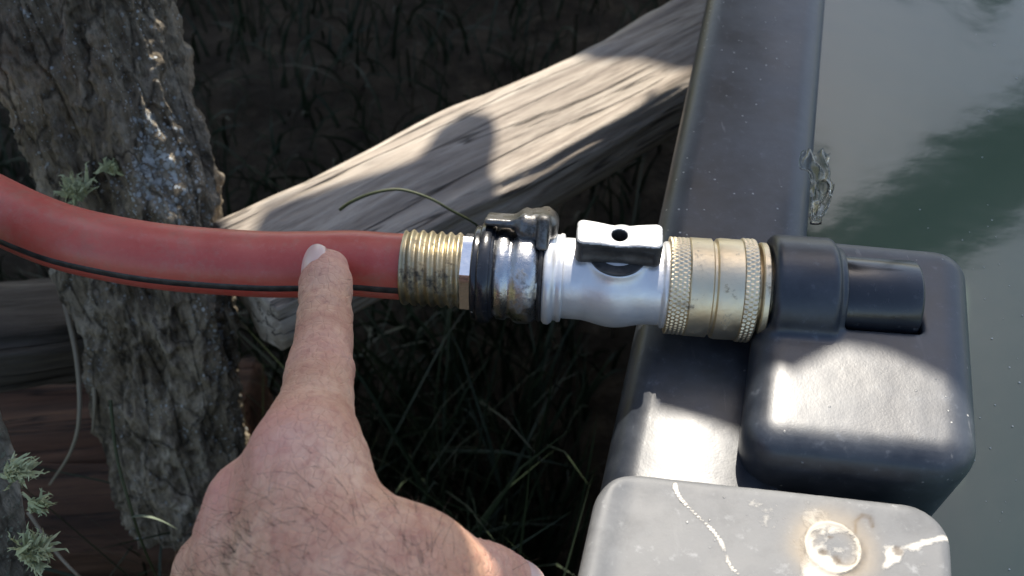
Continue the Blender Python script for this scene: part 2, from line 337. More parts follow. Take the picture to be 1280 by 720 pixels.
# ------------------------------------------------------------------ the stock tank
ZR, ZD, ZW = -.018, -.005, -.046
E0 = at(745, 614, ZD); E1 = at(838, 202, ZR)
tb = unit((E1 - E0) * [1, 1, 0]); na = np.array([tb[1], -tb[0], 0])
def T(a, b, z=0): return np.array([E0[0], E0[1], 0]) + na*a + tb*b + np.array([0, 0, z])
tank = empty('stock_tank', T(.3, .3, GZ)); tag(tank, 'black plastic stock tank with scuffed grey ledge, full of murky green water', 'water tank')
def sweep_loop(a0, a1, b0, b1, rc, prof, nseg=10):
    """prof: (outward offset (negative = inwards), z) swept round a rounded rectangle"""
    pts = []
    for cx, cy, s in ((a1-rc, b1-rc, 0), (a0+rc, b1-rc, 90), (a0+rc, b0+rc, 180), (a1-rc, b0+rc, 270)):
        for k in range(nseg+1):
            an = R(s + 90*k/nseg); pts.append((cx, cy, math.cos(an), math.sin(an)))
    V = []; m_ = len(prof)
    for cx, cy, ca, sa in pts:
        for o, z in prof: V.append(T(cx + ca*(rc+o), cy + sa*(rc+o), z))
    L = len(pts); Fc = [(i*m_+j, ((i+1) % L)*m_+j, ((i+1) % L)*m_+j+1, i*m_+j+1) for i in range(L) for j in range(m_-1)]
    return V, Fc
rim = [(-.004, -.06), (-.0015, -.045), (0, -.035), (0, ZR-.012), (-.0012, ZR-.006), (-.005, ZR-.0015), (-.011, ZR), (-.03, ZR+.0006), (-.047, ZR), (-.053, ZR-.0015), (-.057, ZR-.006), (-.058, ZR-.014), (-.0585, -.05)]
V, Fc = sweep_loop(0, .66, -.34, .95, .09, rim, 14); mesh_obj('rim', V, Fc, M_PL, tank)
V, Fc = sweep_loop(-.006, .654, -.334, .944, .085, [(-.02, GZ-.02), (-.012, -.25), (-.006, -.055)], 14); mesh_obj('outer_wall', V, Fc, M_PL, tank)
V, Fc = sweep_loop(.0585, .6015, -.2815, .8915, .05, [(0, -.045), (-.008, -.25), (-.015, GZ+.03)], 14); o = mesh_obj('inner_wall', V, Fc, M_PL, tank)
V = [T(.05, -.29, ZW), T(.61, -.29, ZW), T(.61, .90, ZW), T(.05, .90, ZW)]
wa = mesh_obj('water', V, [(0, 1, 2, 3)], M_WATER, None, False); tag(wa, kind='structure')

# grey ledge in the near corner of the tank, built as a solid with its stains as attributes
def inv(p): q = p - np.array([E0[0], E0[1], 0]); return q @ na, q @ tb
cA, cB = inv(at(1193, 700, ZD)); dk_w = cA
cA2, bk = inv(at(1120, 626, ZD))
u1, u2 = inv(at(973, 611, ZD)), inv(at(1160, 632, ZD)); KS = (u2[1]-u1[1])/(u2[0]-u1[0]); aS = inv(at(1100, 600, ZD))[0]
def unskew(G, a0): G = G.copy(); G[..., 1] -= KS*(G[..., 0]-a0); return G
lo = np.array([-.004, -.15, -.050]); hi = np.array([dk_w+.006, bk+.030, ZD+.004]); hi[1] = bk + abs(KS)*.09 + .006
def f_deck(G):
    c = np.array([dk_w/2, (bk-.14)/2, (ZD-.06)/2]); q = unskew(G, aS) - c
    hb = np.array([dk_w/2, (bk+.14)/2, (ZD+.06)/2])
    e = np.abs(q[..., :2]) - (hb[:2] - .013); dd = np.linalg.norm(np.maximum(e, 0), axis=-1) + np.minimum(e.max(-1), 0) - .013
    top = G[..., 2] - ZD - .0012*np.exp(-((G[..., 0]-.0035)/.0035)**2) - .0004*fbm(G*60, 2) + .0006*sstep(.006, .012, G[..., 0])
    s = smax(dd, top, .0035)
    a, b = RC; rr = np.hypot(G[..., 0]-a, G[..., 1]-b); ring = np.abs(rr - .0076) - .0004
    s = smin(s, np.maximum(ring, np.abs(G[..., 2]-ZD) - .0004), .0005)
    return s
RC = inv(at(1042, 683, ZD))
V, Fc = sdf_mesh(f_deck, lo, hi, .0008)
S1 = [inv(at(*p, ZD)) for p in ((848, 605), (876, 650), (905, 685), (932, 724))]
S2 = [inv(at(*p, ZD)) for p in ((1195, 668), (1160, 676), (1120, 690), (1096, 722))]
H = [inv(at(*p, ZD)) for p in ((1070, 664), (1069, 652), (1078, 643), (1089, 646), (1091, 657))]
def dseg(p, pts):
    dm = np.full(len(p), 9.)
    for a, b in zip(pts[:-1], pts[1:]):
        a, b = np.array(a), np.array(b); t = np.clip(((p-a) @ (b-a)) / ((b-a) @ (b-a)), 0, 1); dm = np.minimum(dm, np.linalg.norm(p - a - t[:, None]*(b-a), axis=1))
    return dm
p2 = V[:, :2]; nz = fbm(np.c_[p2*160, 0*p2[:, :1]], 4)
st = .85*np.exp(-(dseg(p2 + .0013*np.c_[nz, -nz] + .0016*np.c_[np.sin(p2[:, 1]*330), 0*p2[:, 0]], S1)/.0007)**2)*(.85 + .9*nz) + .7*np.exp(-(dseg(p2, S2)/.0014)**2)*(1+.6*nz)
rr = np.linalg.norm(p2 - np.array(RC), axis=1)
st += .75*np.exp(-((rr-.0074)/.0006)**2) + .50*(rr < .0072)*sstep(-.1, .9, nz)
for px, py, s_, w_ in ((1125, 690, .0045, .75), (1020, 722, .008, .6), (1165, 712, .004, .6), (950, 640, .006, .35), (1010, 650, .009, .3)):
    c_ = np.array(inv(at(px, py, ZD))); st += w_*np.exp(-(np.linalg.norm(p2-c_, axis=1)/s_)**2)*(1+1.1*nz)
st += .12*fbm(np.c_[p2*70, 0*p2[:, :1]], 5)
dk = np.exp(-(dseg(p2, H)/.00055)**2)
for px, py, s_ in ((1030, 690, .0016), (1046, 700, .0019), (1038, 671, .0008), (1122, 688, .0014)):
    dk = np.maximum(dk, .8*sstep(1.2, .6, np.linalg.norm(p2 - np.array(inv(at(px, py, ZD))), axis=1)/s_ + .5*nz))
rs = np.exp(-((rr-.009)/.004)**2)*.8
W = np.array([T(0, 0)])*0 + np.array([E0[0], E0[1], 0]) + V[:, :1]*na + V[:, 1:2]*tb + V[:, 2:3]*np.array([0, 0, 1.])
mesh_obj('ledge', W, Fc, M_DECK, tank, attrs={'stain': st, 'dark': np.clip(dk, 0, 1), 'rust': rs})

# ------------------------------------------------------------------ fitting axis (hose - valve - tank)
A0 = at(480, 332, 0); A1 = at(1090, 374, 0); AX = unit(A1 - A0)
def sx(px):        # distance along the axis seen at photo column px
    k = (px - 640) / F; a = A0 - CAM
    return (k*(a @ d_) - a @ r_) / (AX @ r_ - k*(AX @ d_))
def ap(s): return A0 + AX*s
UP = np.array([0, 0, 1.]); SIDE = unit(np.cross(UP, AX))     # SIDE points away from the camera
# float valve housing
house = empty('float_valve_housing', at(1100, 460, ZR)); tag(house, 'black box-shaped plastic float valve cover with moulded inlet, on the tank rim', 'valve cover')
ZB = .002
Bk = [at(1212, 300, ZB-.006), at(1222, 560, ZB-.006)]
ra_, rb_ = inv(Bk[0]), inv(Bk[1]); a_hi = (ra_[0]+rb_[0])/2; b_hi = inv(at(1100, 293, ZB))[1]; b_lo = inv(at(1100, 578, ZB))[1]; a_lo = a_hi - .071
base = np.array([E0[0], E0[1], 0])
def f_house(G):
    W = base + G[..., :1]*na + G[..., 1:2]*tb + G[..., 2:3]*UP
    c = np.array([(a_lo+a_hi)/2, (b_lo+b_hi)/2, (ZB-.055)/2]); hb = np.array([(a_hi-a_lo)/2, (b_hi-b_lo)/2, (ZB+.055)/2])
    q = unskew(G, aS) - c; dr = np.clip((ZB - G[..., 2])/.06, 0, 1)*.004; e = np.abs(q[..., :2]) - (hb[:2] - dr[..., None] - .013)
    dd = np.linalg.norm(np.maximum(e, 0), axis=-1) + np.minimum(e.max(-1), 0) - .013
    s = smax(dd, np.abs(q[..., 2]) - hb[2], .012)
    # front step: the lower half of the front recedes
    boss = s_cyl(W, A0, AX, .0195, sx(957), sx(1036), .0025); neck = s_cyl(W, A0, AX, .0165, sx(1000), sx(1046), .001)
    cut = np.maximum(s_box_ax(W, sx(1038), sx(1143), .0152, -.016, .05), -9)
    s = smax(s, -cut, .0015)
    s = smin(s, boss, .003); s = smin(s, neck, .0015)
    bore = s_cyl(W, A0, AX, .0125, sx(940), sx(985), .0004); s = np.maximum(s, -bore)
    return s
def s_box_ax(W, s0, s1, hw, z0, z1):
    p = W - A0; q = np.stack([p @ AX - (s0+s1)/2, p @ SIDE, p[..., 2] - (z0+z1)/2], -1); return s_box(q, [(s1-s0)/2, hw, (z1-z0)/2], .002)
V, Fc = sdf_mesh(f_house, np.array([a_lo-.036, b_lo-.030, -.062]), np.array([a_hi+.006, b_hi+.030, .0215]), .0008)
W = base + V[:, :1]*na + V[:, 1:2]*tb + V[:, 2:3]*UP
mesh_obj('shell', W, Fc, M_PL, house)
V, Fc = lathe(A0, AX, [(sx(1036), .0125), (sx(1038), .0134), (sx(1042), .0138), (sx(1136), .0138), (sx(1139), .0133), (sx(1141), .012)], 64); mesh_obj('inlet_pipe', V, Fc, M_PIPE, house, sharp=50)

# ------------------------------------------------------------------ brass fitting
brass = empty('brass_swivel_fitting', ap(sx(890))); tag(brass, 'knurled brass hose coupling screwed between silver valve and black inlet', 'hose fitting')
def knurl(n, dep):
    def f(s, r, a): return r + dep*(abs(math.sin(n*a/2 + s*1100)) + abs(math.sin(n*a/2 - s*1100)) - 1)
    return f
def dense(prof, step=.0004):
    out = [prof[0]]
    for (s0, r0), (s1, r1) in zip(prof[:-1], prof[1:]):
        k = max(1, int(abs(s1-s0)/step))
        for j in range(1, k+1): out.append((s0+(s1-s0)*j/k, r0+(r1-r0)*j/k))
    return out
V, Fc = lathe(A0, AX, dense([(sx(832), .0145), (sx(833), .0162), (sx(856), .0162), (sx(857), .0152)], .0003), 360, knurl(64, .00035)); mesh_obj('knurled_ring', V, Fc, M_BRASS, brass)
V, Fc = lathe(A0, AX, [(sx(856), .0120), (sx(856.5), .0163), (sx(858), .0167), (sx(884), .0167), (sx(886), .0158), (sx(889), .0158), (sx(891), .0168), (sx(896), .0171), (sx(921), .0170), (sx(922), .0150)], 96); mesh_obj('sleeve', V, Fc, M_BRASS, brass, sharp=35)
V, Fc = lathe(A0, AX, dense([(sx(921), .0145), (sx(922), .0172), (sx(938), .0172), (sx(940), .0160), (sx(941), .0130)], .0003), 360, knurl(64, .0004)); mesh_obj('knurled_collar', V, Fc, M_BRASS, brass)
V, Fc = lathe(A0, AX, [(sx(941), .0125), (sx(944), .0125), (sx(944.3), .0160), (sx(946), .0165), (sx(952), .0165), (sx(954), .0158), (sx(954.5), .0120), (sx(975), .0120)], 96); mesh_obj('lock_washer', V, Fc, M_BRASS, brass, sharp=35)

# ------------------------------------------------------------------ shutoff valve
valve = empty('shutoff_valve', ap(sx(765))); tag(valve, 'silver metal ball valve with small drilled bar handle on top', 'valve')
SC = sx(768)
STEM = unit(UP - SIDE*.05)
def f_valve(G):
    s = s_cyl(G, A0, AX, .0138, sx(702), sx(826), .001)
    s = smin(s, s_ell_c(G), .004)
    s = smin(s, s_cyl(G, ap(SC), STEM, .0098, 0, .0142, .0006), .0025)
    s = smin(s, s_cyl(G, A0, AX, .0128, sx(700), sx(836), .0005), .001)
    s = smin(s, s_cyl(G, A0, AX, .0148, sx(826), sx(834), .0008), .001)
    return s
def s_ell_c(G):
    p = G - ap(SC); q = np.stack([p @ AX, p @ SIDE, p @ UP], -1); return s_ell(q, (0, 0, 0), (.0135, .0152, .0152))
c = ap(SC); V, Fc = sdf_mesh(f_valve, c - .024, c + .024, .0005); mesh_obj('body', V, Fc, M_ZINC, valve)
V, Fc = lathe(A0, AX, [(sx(679), .0125), (sx(680), .0152), (sx(683), .0161), (sx(688), .0163), (sx(692), .0155), (sx(694), .0147), (sx(697), .0147), (sx(699), .0152), (sx(703), .0150), (sx(705), .0130)], 96); mesh_obj('inlet_collar', V, Fc, M_ZINC, valve, sharp=60)
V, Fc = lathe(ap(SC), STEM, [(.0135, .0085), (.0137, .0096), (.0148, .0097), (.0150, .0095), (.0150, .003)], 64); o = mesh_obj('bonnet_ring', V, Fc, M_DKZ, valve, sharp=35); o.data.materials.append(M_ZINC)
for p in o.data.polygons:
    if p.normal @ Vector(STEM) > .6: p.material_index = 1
HZ0, HZ1 = .0140, .0240; hc = ap(SC) - SIDE*.0008
def hq(G): p = G - hc; return np.stack([p @ AX, p @ SIDE, p @ STEM], -1)
def f_handle(G):
    q = hq(G); L = .0140; x = np.abs(q[..., 0]); wdt = .0048 + .0007*(x/.013)**2
    e = np.stack([x - L + .0025, np.abs(q[..., 1]) - wdt + .0025], -1); dd = np.linalg.norm(np.maximum(e, 0), axis=-1) + np.minimum(e.max(-1), 0) - .0025
    topz = HZ1 - .0012*np.exp(-(x/.006)**2); botz = HZ0 + .0004
    s = smax(dd, np.maximum(q[..., 2] - topz, botz - q[..., 2]), .0012)
    bump = s_ell(q, (.001, .0042, HZ0+.004), (.0055, .0036, .0042)); s = smin(s, bump, .001)
    g1 = np.hypot(q[..., 1] + wdt + .0004, (q[..., 2] - (HZ0+HZ1)/2)*.5) - .0012; s = smax(s, -np.maximum(g1, x - .0115), .0006)
    hole = np.hypot(q[..., 0], q[..., 1] - .0002) - .0025; s = smax(s, -np.maximum(hole, HZ0+.002-q[..., 2]), .0004); return s
c = hc + UP*.018; V, Fc = sdf_mesh(f_handle, c - .019, c + .019, .0004)
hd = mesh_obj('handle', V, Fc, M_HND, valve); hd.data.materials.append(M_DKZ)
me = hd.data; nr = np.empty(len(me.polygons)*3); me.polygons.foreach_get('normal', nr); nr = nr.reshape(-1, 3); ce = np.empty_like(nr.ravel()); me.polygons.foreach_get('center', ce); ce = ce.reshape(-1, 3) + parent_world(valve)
qq = hq(ce); mi = ((nr @ STEM < .55) | (qq[:, 2] < HZ1 - .003)).astype(np.int32); me.polygons.foreach_set('material_index', mi)  # all but the top faces take the darker zinc

# ------------------------------------------------------------------ quick connector
qc = empty('quick_connector', ap(sx(640))); tag(qc, 'worn dark chrome and black quick connector with raised release lever', 'hose connector')
V, Fc = lathe(A0, AX, [(sx(592), .0110), (sx(592.5), .0150), (sx(594), .0158), (sx(596), .0160), (sx(601), .0156), (sx(603), .0160), (sx(617), .0160), (sx(620), .0152), (sx(621), .0120)], 96); mesh_obj('black_collar', V, Fc, M_PIPE, qc, sharp=50)
V, Fc = lathe(A0, AX, [(sx(619), .0120), (sx(620), .0148), (sx(624), .0156), (sx(634), .0158), (sx(637), .0149), (sx(641), .0149), (sx(645), .0160), (sx(650), .0165), (sx(662), .0166), (sx(668), .0162), (sx(671), .0152), (sx(674), .0148), (sx(675), .0120)], 96, lambda s, r, a: r*(1+.006*math.sin(a*5+s*900))); mesh_obj('metal_sleeve', V, Fc, M_DKCH, qc, sharp=60)
V, Fc = lathe(A0, AX, [(sx(673), .0120), (sx(674), .0150), (sx(677), .0157), (sx(679.5), .0150), (sx(680), .0120)], 96); mesh_obj('seal_ring', V, Fc, M_BLK, qc, sharp=50)
lever_dir = unit(UP*.82 + SIDE*.57)
LT = unit(np.cross(AX, lever_dir))
def f_lever(G):
    p = G - A0; q = np.stack([p @ AX, p @ LT, p @ lever_dir], -1)
    arm = s_box(q - np.array([(sx(604)+sx(660))/2, 0, .0186 + .00 ]), [(sx(660)-sx(604))/2, .0072, .0013], .0010)
    hump = s_box(q - np.array([sx(668), 0, .0178]), [.0072, .0098, .0048], .0040)
    wing = s_box(q - np.array([sx(677), 0, .0165]), [.0022, .0118, .0062], .0018)
    groove = np.hypot(q[..., 0] - sx(659), q[..., 2] - .0232) - .0012
    s = smin(smin(arm, hump, .0022), wing, .001); s = smax(s, -groove, .0006)
    s = np.maximum(s, -(np.hypot(q[..., 1], q[..., 2]) - .0155)); return s
V, Fc = lathe(A0, AX, [(sx(600), .0150), (sx(601), .0169), (sx(603), .0173), (sx(612), .0173), (sx(615), .0168), (sx(616), .0150)], 96); mesh_obj('grip_band', V, Fc, M_PIPE, qc, sharp=50)
c = ap(sx(645)) + UP*.012 + SIDE*.01; V, Fc = sdf_mesh(f_lever, c - .025, c + .025, .0006); mesh_obj('release_lever', V, Fc, M_LEV, qc)

# ------------------------------------------------------------------ garden hose
HR = .0114
hose = empty('garden_hose', ap(sx(505))); tag(hose, 'red rubber garden hose with thin black stripe, curving in to the fittings', 'hose')
hp = [ap(sx(507)), ap(sx(480)), ap(sx(440)), at(380, 330.5, .0003), at(320, 330, .001), at(217, 322.5, .003), at(144, 311.5, .005), at(72, 294, .008), at(0, 263, .011), at(-90, 212, .010), at(-220, 120, .004), at(-380, -10, -.02), at(-560, -150, -.08), at(-700, -300, -.2), at(-800, -380, -.33), at(-950, -420, GZ+.02), at(-1200, -350, GZ+.02)]
hpath = catmull(hp, 14); V, Fc = tube(hpath, HR, 56); mesh_obj('rubber_tube', V, Fc, M_RED, hose)
sd = unit(-d_*math.cos(R(47)) - u_*math.sin(R(47)))
Tn = np.gradient(hpath, axis=0); Tn /= np.linalg.norm(Tn, axis=1)[:, None]; Nn = sd - Tn*(Tn @ sd)[:, None]; Nn /= np.linalg.norm(Nn, axis=1)[:, None]; Bn = np.cross(Tn, Nn)
V = []; ang = [-.15, -.115, 0, .115, .15]; hh = [-.0003, .00012, .00022, .00012, -.0003]
for c_, nn, b2 in zip(hpath, Nn, Bn):
    for a_, h_ in zip(ang, hh): V.append(c_ + (nn*math.cos(a_) + b2*math.sin(a_))*(HR+h_))
k = len(ang); Fc = [(i*k+j, i*k+j+1, (i+1)*k+j+1, (i+1)*k+j) for i in range(len(hpath)-1) for j in range(k-1)]
mesh_obj('black_stripe', V, Fc, M_BLK, hose)
L0, L1 = sx(505), sx(580); nR = 6.5
V, Fc = lathe(A0, AX, [(L0, .0112), (L0+.0002, .0124)] + [(L0 + (L1-L0)*(j/90), .0126) for j in range(1, 90)] + [(L1, .0124), (L1+.0002, .011)], 96,
    lambda s, r, a: r + (.00055*math.sin(2*math.pi*nR*(s-L0)/(L1-L0) + a) if r > .0123 else 0)); mesh_obj('threaded_ferrule', V, Fc, M_FERR, hose)
V, Fc = lathe(A0, AX, [(sx(578.5), .0120), (sx(579), .0138), (sx(580), .0144), (sx(592), .0144), (sx(593), .0138), (sx(593.3), .011)], 60, lambda s, r, a: r*math.cos(R(30))/math.cos(((a+R(20)) % R(60)) - R(30)) if r > .0125 else r); mesh_obj('hex_nut', V, Fc, M_CHR, hose, sharp=25)
# ------------------------------------------------------------------ the hand
def build_hand():
    TIP, DIP, PIP, MCP = P(407, 337, .3345), P(406, 396, .3165), P(401, 462, .296), P(385, 572, .263)
    ix = [TIP, DIP, PIP, MCP]
    wrist = P(425, 930, .222)
    # palm frame: g = from knuckles to wrist, lat = index -> little finger, bk = out of the back of the hand
    lat_raw = unit(-r_*.70 + d_*.64 - u_*.22)
    gdir = unit(wrist - MCP); lat = unit(lat_raw - gdir*(lat_raw @ gdir)); bk = unit(np.cross(lat, gdir))
    if bk @ (-d_) < 0: bk = -bk
    def L(o, a, b, c): return o + lat*a + gdir*b + bk*c     # mm-like local offsets in metres
    mcp = [MCP, L(MCP, .0215, .004, .0005), L(MCP, .041, .014, -.002), L(MCP, .056, .028, -.006)]
    wr = [L(MCP, .010, .086, .000), L(MCP, .025, .086, .002), L(MCP, .040, .086, .001), L(MCP, .052, .085, -.002)]
    prim = []     # (a, b, ra, rb, k)
    def add(a, b, ra, rb, k=.004): prim.append((a, b, ra, rb, k))
    add(TIP, DIP, .0072, .0081, .003); add(DIP, PIP, .0083, .0094, .003); add(PIP, MCP, .0094, .0115, .004)
    add(TIP + (DIP-TIP)*.35, TIP + (DIP-TIP)*.5, .0080, .0081, .003)
    for k in range(4): add(mcp[k], wr[k], [.0122, .0122, .0115, .0108][k], [.0165, .0175, .0165, .0150][k], .012)
    add(L(MCP, .006, .025, -.012), L(MCP, .008, .07, -.012), .012, .016, .012)
    add(L(MCP, .045, .03, -.012), L(MCP, .040, .075, -.012), .011, .016, .012)
    for k in range(3): add(mcp[k] + gdir*.006, mcp[k+1] + gdir*.004, .0108, .0105, .010)
    for k in range(3): add(mcp[k] + gdir*.022 + bk*.001, mcp[k+1] + gdir*.016, .0125, .0120, .012)
    # curled fingers
    for k, (l1, l2, l3) in ((1, (.040, .026, .018)), (2, (.037, .024, .018)), (3, (.029, .018, .016))):
        a = mcp[k]; f1 = unit(-gdir*.22 - bk*.95 + lat*(.26 - .06*k)); f2 = unit(gdir*.92 - bk*.35 + lat*.06); f3 = unit(gdir*.35 + bk*.9)
        b = a + f1*l1; c = b + f2*l2; e = c + f3*l3; r0 = [.0, .0107, .0101, .0090][k]
        add(a, b, r0+.0008, r0-.0006, .005); add(b, c, r0-.0006, r0-.0016, .003); add(c, e, r0-.0014, r0-.0024, .003)
    # thumb
    CMC = L(MCP, -.004, .072, -.010); TM = P(520, 705, .246); TI = P(583, 722, .262); TT = P(631, 734, .277)
    add(CMC, TM, .0170, .0128, .012); add(TM, TI, .0118, .0102, .004); add(TI, TT, .0100, .0088, .003)
    add(TI + (TT-TI)*.45, TT, .0103, .0090, .002)
    add(MCP + gdir*.018 - lat*.001, TM + (CMC-TM)*.3, .0095, .0125, .016)      # web of muscle between thumb and index
    add(MCP + gdir*.035 - lat*.002 + bk*.001, TM + (CMC-TM)*.55, .0125, .0150, .016)
    # wrist and forearm
    wc = (wr[1] + wr[2])/2; el = wc + unit(gdir*.9 + np.array([0, -.25, -.35]))*.26
    for s_ in (-1, 1):
        add(wc + lat*.012*s_ + gdir*-.004, wc + lat*.016*s_ + gdir*.05, .0185, .021, .012)
        add(wc + lat*.014*s_ + gdir*.045, el + lat*.016*s_, .021, .037, .012)
    pts = np.array([p for q in prim for p in q[:2]]); lo = pts.min(0) - .045; hi = pts.max(0) + .045
    lo[1] = max(lo[1], (wc + gdir*.16)[1] - .05)
    tip_bk = unit(-r_*.66 + u_*.34 - d_*.60)      # the way the index nail faces
    def f(G):
        s = np.full(G.shape[:-1], 9.)
        for a, b, ra, rb, k in prim: s = smin(s, s_cone(G, a, b, ra, rb), k)
        for k in range(4):      # tendons and knuckles
            a, b = L(mcp[k], 0, .004, .0108), L(wr[k]*.55 + wr[1]*.45, 0, -.01, .0155)
            s = smin(s, s_cone(G, a, b, .0022, .0010), .006)
            s = smin(s, s_ell(G, L(mcp[k], 0, 0, .0062), (.0075, .0085, .0075)), .005)
        v = [L(MCP, .004, .012, .0125), L(MCP, .010, .03, .0145), L(MCP, .007, .05, .0155), L(MCP, .016, .075, .018)]
        for a, b in zip(v[:-1], v[1:]): s = smin(s, s_cone(G, a, b, .0016, .0017), .0025)
        # joint wrinkles
        for o, ax_, wd, dp in ((TI, unit(TT-TI),   .0015, .0008), (DIP, unit(TIP-DIP), .0013, .0006), (PIP, unit(TIP-PIP), .0016, .0008)):
            dd = (G - o); t = dd @ ax_; near = np.exp(-((np.linalg.norm(dd, axis=-1)/.0145)**4))
            for off in (-.0032, -.0009, .0016, .004): s = s + near*dp*np.exp(-((t - off + .0006*vnoise(G*260))/(wd*.45))**2)
        band = np.abs(s) < .004
        if band.any():
            g_ = G[band]; s[band] += .00045*fbm(g_*110, 3) + .00016*fbm(g_*480, 2)
        return s
    V, Fc = sdf_mesh(f, lo, hi, .00105)
    pk = np.zeros(len(V))
    for c, rd in ((TIP, .012), (TT, .014), (PIP, .01), (TI, .012), (mcp[0]+bk*.01, .014), (mcp[1]+bk*.01, .014)): pk = np.maximum(pk, np.exp(-(np.linalg.norm(V-c, axis=1)/rd)**2))
    person = empty('person', wc); tag(person, 'bare hairy hand and forearm, index finger pointing at the red hose', 'person')
    body = mesh_obj('hand', V, Fc, M_SKIN, person, attrs={'pink': pk})
    cs = body.modifiers.new('smooth', 'CORRECTIVE_SMOOTH') if False else None
    def nail(o, ax_, nrm, w_, l_, rad, base_r):
        ax_ = unit(ax_); nrm = unit(nrm - ax_*(nrm @ ax_)); sd_ = np.cross(ax_, nrm); NU, NV = 18, 22; V = []
        for side in (0, 1):
            for i in range(NU+1):
                for j in range(NV+1):
                    u = i/NU*2-1; v = j/NV*2-1
                    sq = (1 - .28*abs(u)**3) if v > 0 else (1 - .45*abs(u)**2.5); uu = u*(1 - .16*max(0, v)**4 - .12*max(0, -v)**3)
                    th = uu*w_/2/rad; lift = base_r - .0011*(v*v)*(v > 0) - .0009*(v < 0)*v*v - .0004*abs(u)**6
                    p = o + ax_*(v*sq*l_/2) + (nrm*math.cos(th) + sd_*math.sin(th))*(rad) + nrm*(lift - rad) - (0 if side == 0 else .0006)*nrm
                    V.append(p)
        m_ = NV+1; N = (NU+1)*m_; Fc = []
        for i in range(NU):
            for j in range(NV):
                a = i*m_+j; Fc += [(a, a+1, a+m_+1, a+m_), (N+a, N+a+m_, N+a+m_+1, N+a+1)]
        for i in range(NU):
            for j in (0, NV): a = i*m_+j; Fc.append((a, a+m_, N+a+m_, N+a))
        for j in range(NV):
            for i in (0, NU): a = i*m_+j; Fc.append((a, a+1, N+a+1, N+a))
        return mesh_obj('fingernail', V, Fc, M_NAIL, person)
    fa = unit(TIP-DIP); nail(TIP - fa*.0018, fa, tip_bk, .0132, .0160, .0072, .0080)
    ta_ = unit(TT-TI); nail(TT + ta_*.0015, ta_, unit(bk*.0 + r_*.55 + u_*.55 - d_*.62), .0135, .0145, .0085, .0093)
    # hair
    me = body.data; nr = np.empty(len(me.vertices)*3); me.vertices.foreach_get('normal', nr); nr = nr.reshape(-1, 3)
    def strands(name, mat, cnt, ln, rad, region, seed):
        rg = np.random.default_rng(seed); wgt = region(V, nr); idx = rg.choice(len(V), cnt, p=wgt/wgt.sum()); VV = []; FF = []
        flow = unit(lat*.75 - gdir*.45)
        for k in idx:
            n0 = nr[k]; p = V[k] - n0*.0003; fl = flow + rg.normal(0, .28, 3) + .5*np.array([vnoise(V[k]*60), vnoise(V[k]*60+9), vnoise(V[k]*60+21)]); t = unit(fl - n0*(fl @ n0)*.999 + n0*.42)
            Ln = ln*rg.uniform(.5, 1.3); S = 6; curl = rg.normal(0, .18, 3); b0 = len(VV)
            for s_ in range(S+1):
                rr_ = rad*(1 - s_/S*.85); a1 = unit(np.cross(t, n0)); a2 = np.cross(t, a1)
                for q in range(3): VV.append(p + (a1*math.cos(q*2.094) + a2*math.sin(q*2.094))*rr_)
                if s_: 
                    for q in range(3): c_ = b0 + (s_-1)*3; FF.append((c_+q, c_+(q+1) % 3, c_+3+(q+1) % 3, c_+3+q))
                t = unit(t - n0*.11 + curl*.35); p = p + t*Ln/S
        return mesh_obj(name, VV, FF, mat, person)
    def reg(V, N):
        b = (V - MCP) @ gdir; return sstep(-.002, .035, b)*sstep(.05, .5, N @ unit(bk - d_*.5))*(.35 + sstep(-.1, .5, vnoise(V*55))) * (1-.8*sstep(.03, .0, np.linalg.norm(V-TM, axis=1))) * sstep(.20, .12, b)
    strands('dark_hair', M_HAIR, 3200, .010, .000062, reg, 3)
    strands('fair_hair', M_HAIR2, 900, .0055, .00003, lambda V, N: reg(V, N)*(.3 + 2*sstep(.75, .2, N @ (-d_))) + .01*(((V-MCP) @ gdir) > -.03), 4)
build_hand()

# ------------------------------------------------------------------ posts, logs and plank
def barky(path, r, name, mat, seg=300, rows=500, amp=.006, lich=None, parent=None, twist=0, r1=None):
    p = np.array([path[0] + (path[1]-path[0])*t for t in np.linspace(0, 1, rows)]) if len(path) == 2 else catmull(path, rows//(len(path)-1))
    p = p + np.c_[fbm(p*9, 2), fbm(p*9+5, 2), 0*p[:, 0]]*.004; L = np.r_[0, np.cumsum(np.linalg.norm(np.diff(p, axis=0), axis=1))]
    def disp(V0, th, pp):
        c, s = np.cos(th)[None, :], np.sin(th)[None, :]; Ls = L[:, None]*np.ones(len(th))
        q = np.stack([c*r*np.ones_like(Ls), s*r*np.ones_like(Ls), Ls*.22], -1) + twist
        big = fbm(q*28, 2); ridge = 1 - np.abs(fbm(q*75, 3)); fine = fbm(np.stack([q[..., 0], q[..., 1], Ls*.8], -1)*230, 3)
        lob = .08*r*np.sin(3*th + L[:, None]*6)
        return amp*(big*.7 + (ridge-.6)*1.1 + fine*.22) + lob
    V, Fc = tube(p, np.linspace(r, r1 or r, len(p)), seg, True, disp=disp)
    la = lich(V) if lich else np.zeros(len(V))
    return mesh_obj(name, V, Fc, mat, parent, attrs={'lichen': la})
def proj(V):
    q = V - CAM; D = q @ d_; return 640 + F*(q @ r_)/D, 360 - F*(q @ u_)/D
ta, tb2 = P(152, 200, .50), P(258, 640, .62); dirv = (ta - tb2)/(ta-tb2)[2]
top = ta + dirv*(.60 - ta[2]); bot = tb2 + dirv*(-.285 - tb2[2])
def lich1(V):   # crusty patches high on the outer side of the trunk
    px, py = proj(V); return 1.35*np.exp(-((px-200)/42)**2 - ((py-215)/65)**2) + .55*np.exp(-((px-275)/45)**2 - ((py-420)/90)**2) - .12
post = empty('tree_trunk', bot); barky([bot, top], .039, 'trunk', MB_BARK, 420, 900, .010, lich1, post); tag(post, 'rough dark bark trunk with pale lichen patches, passing behind the red hose', 'tree trunk')
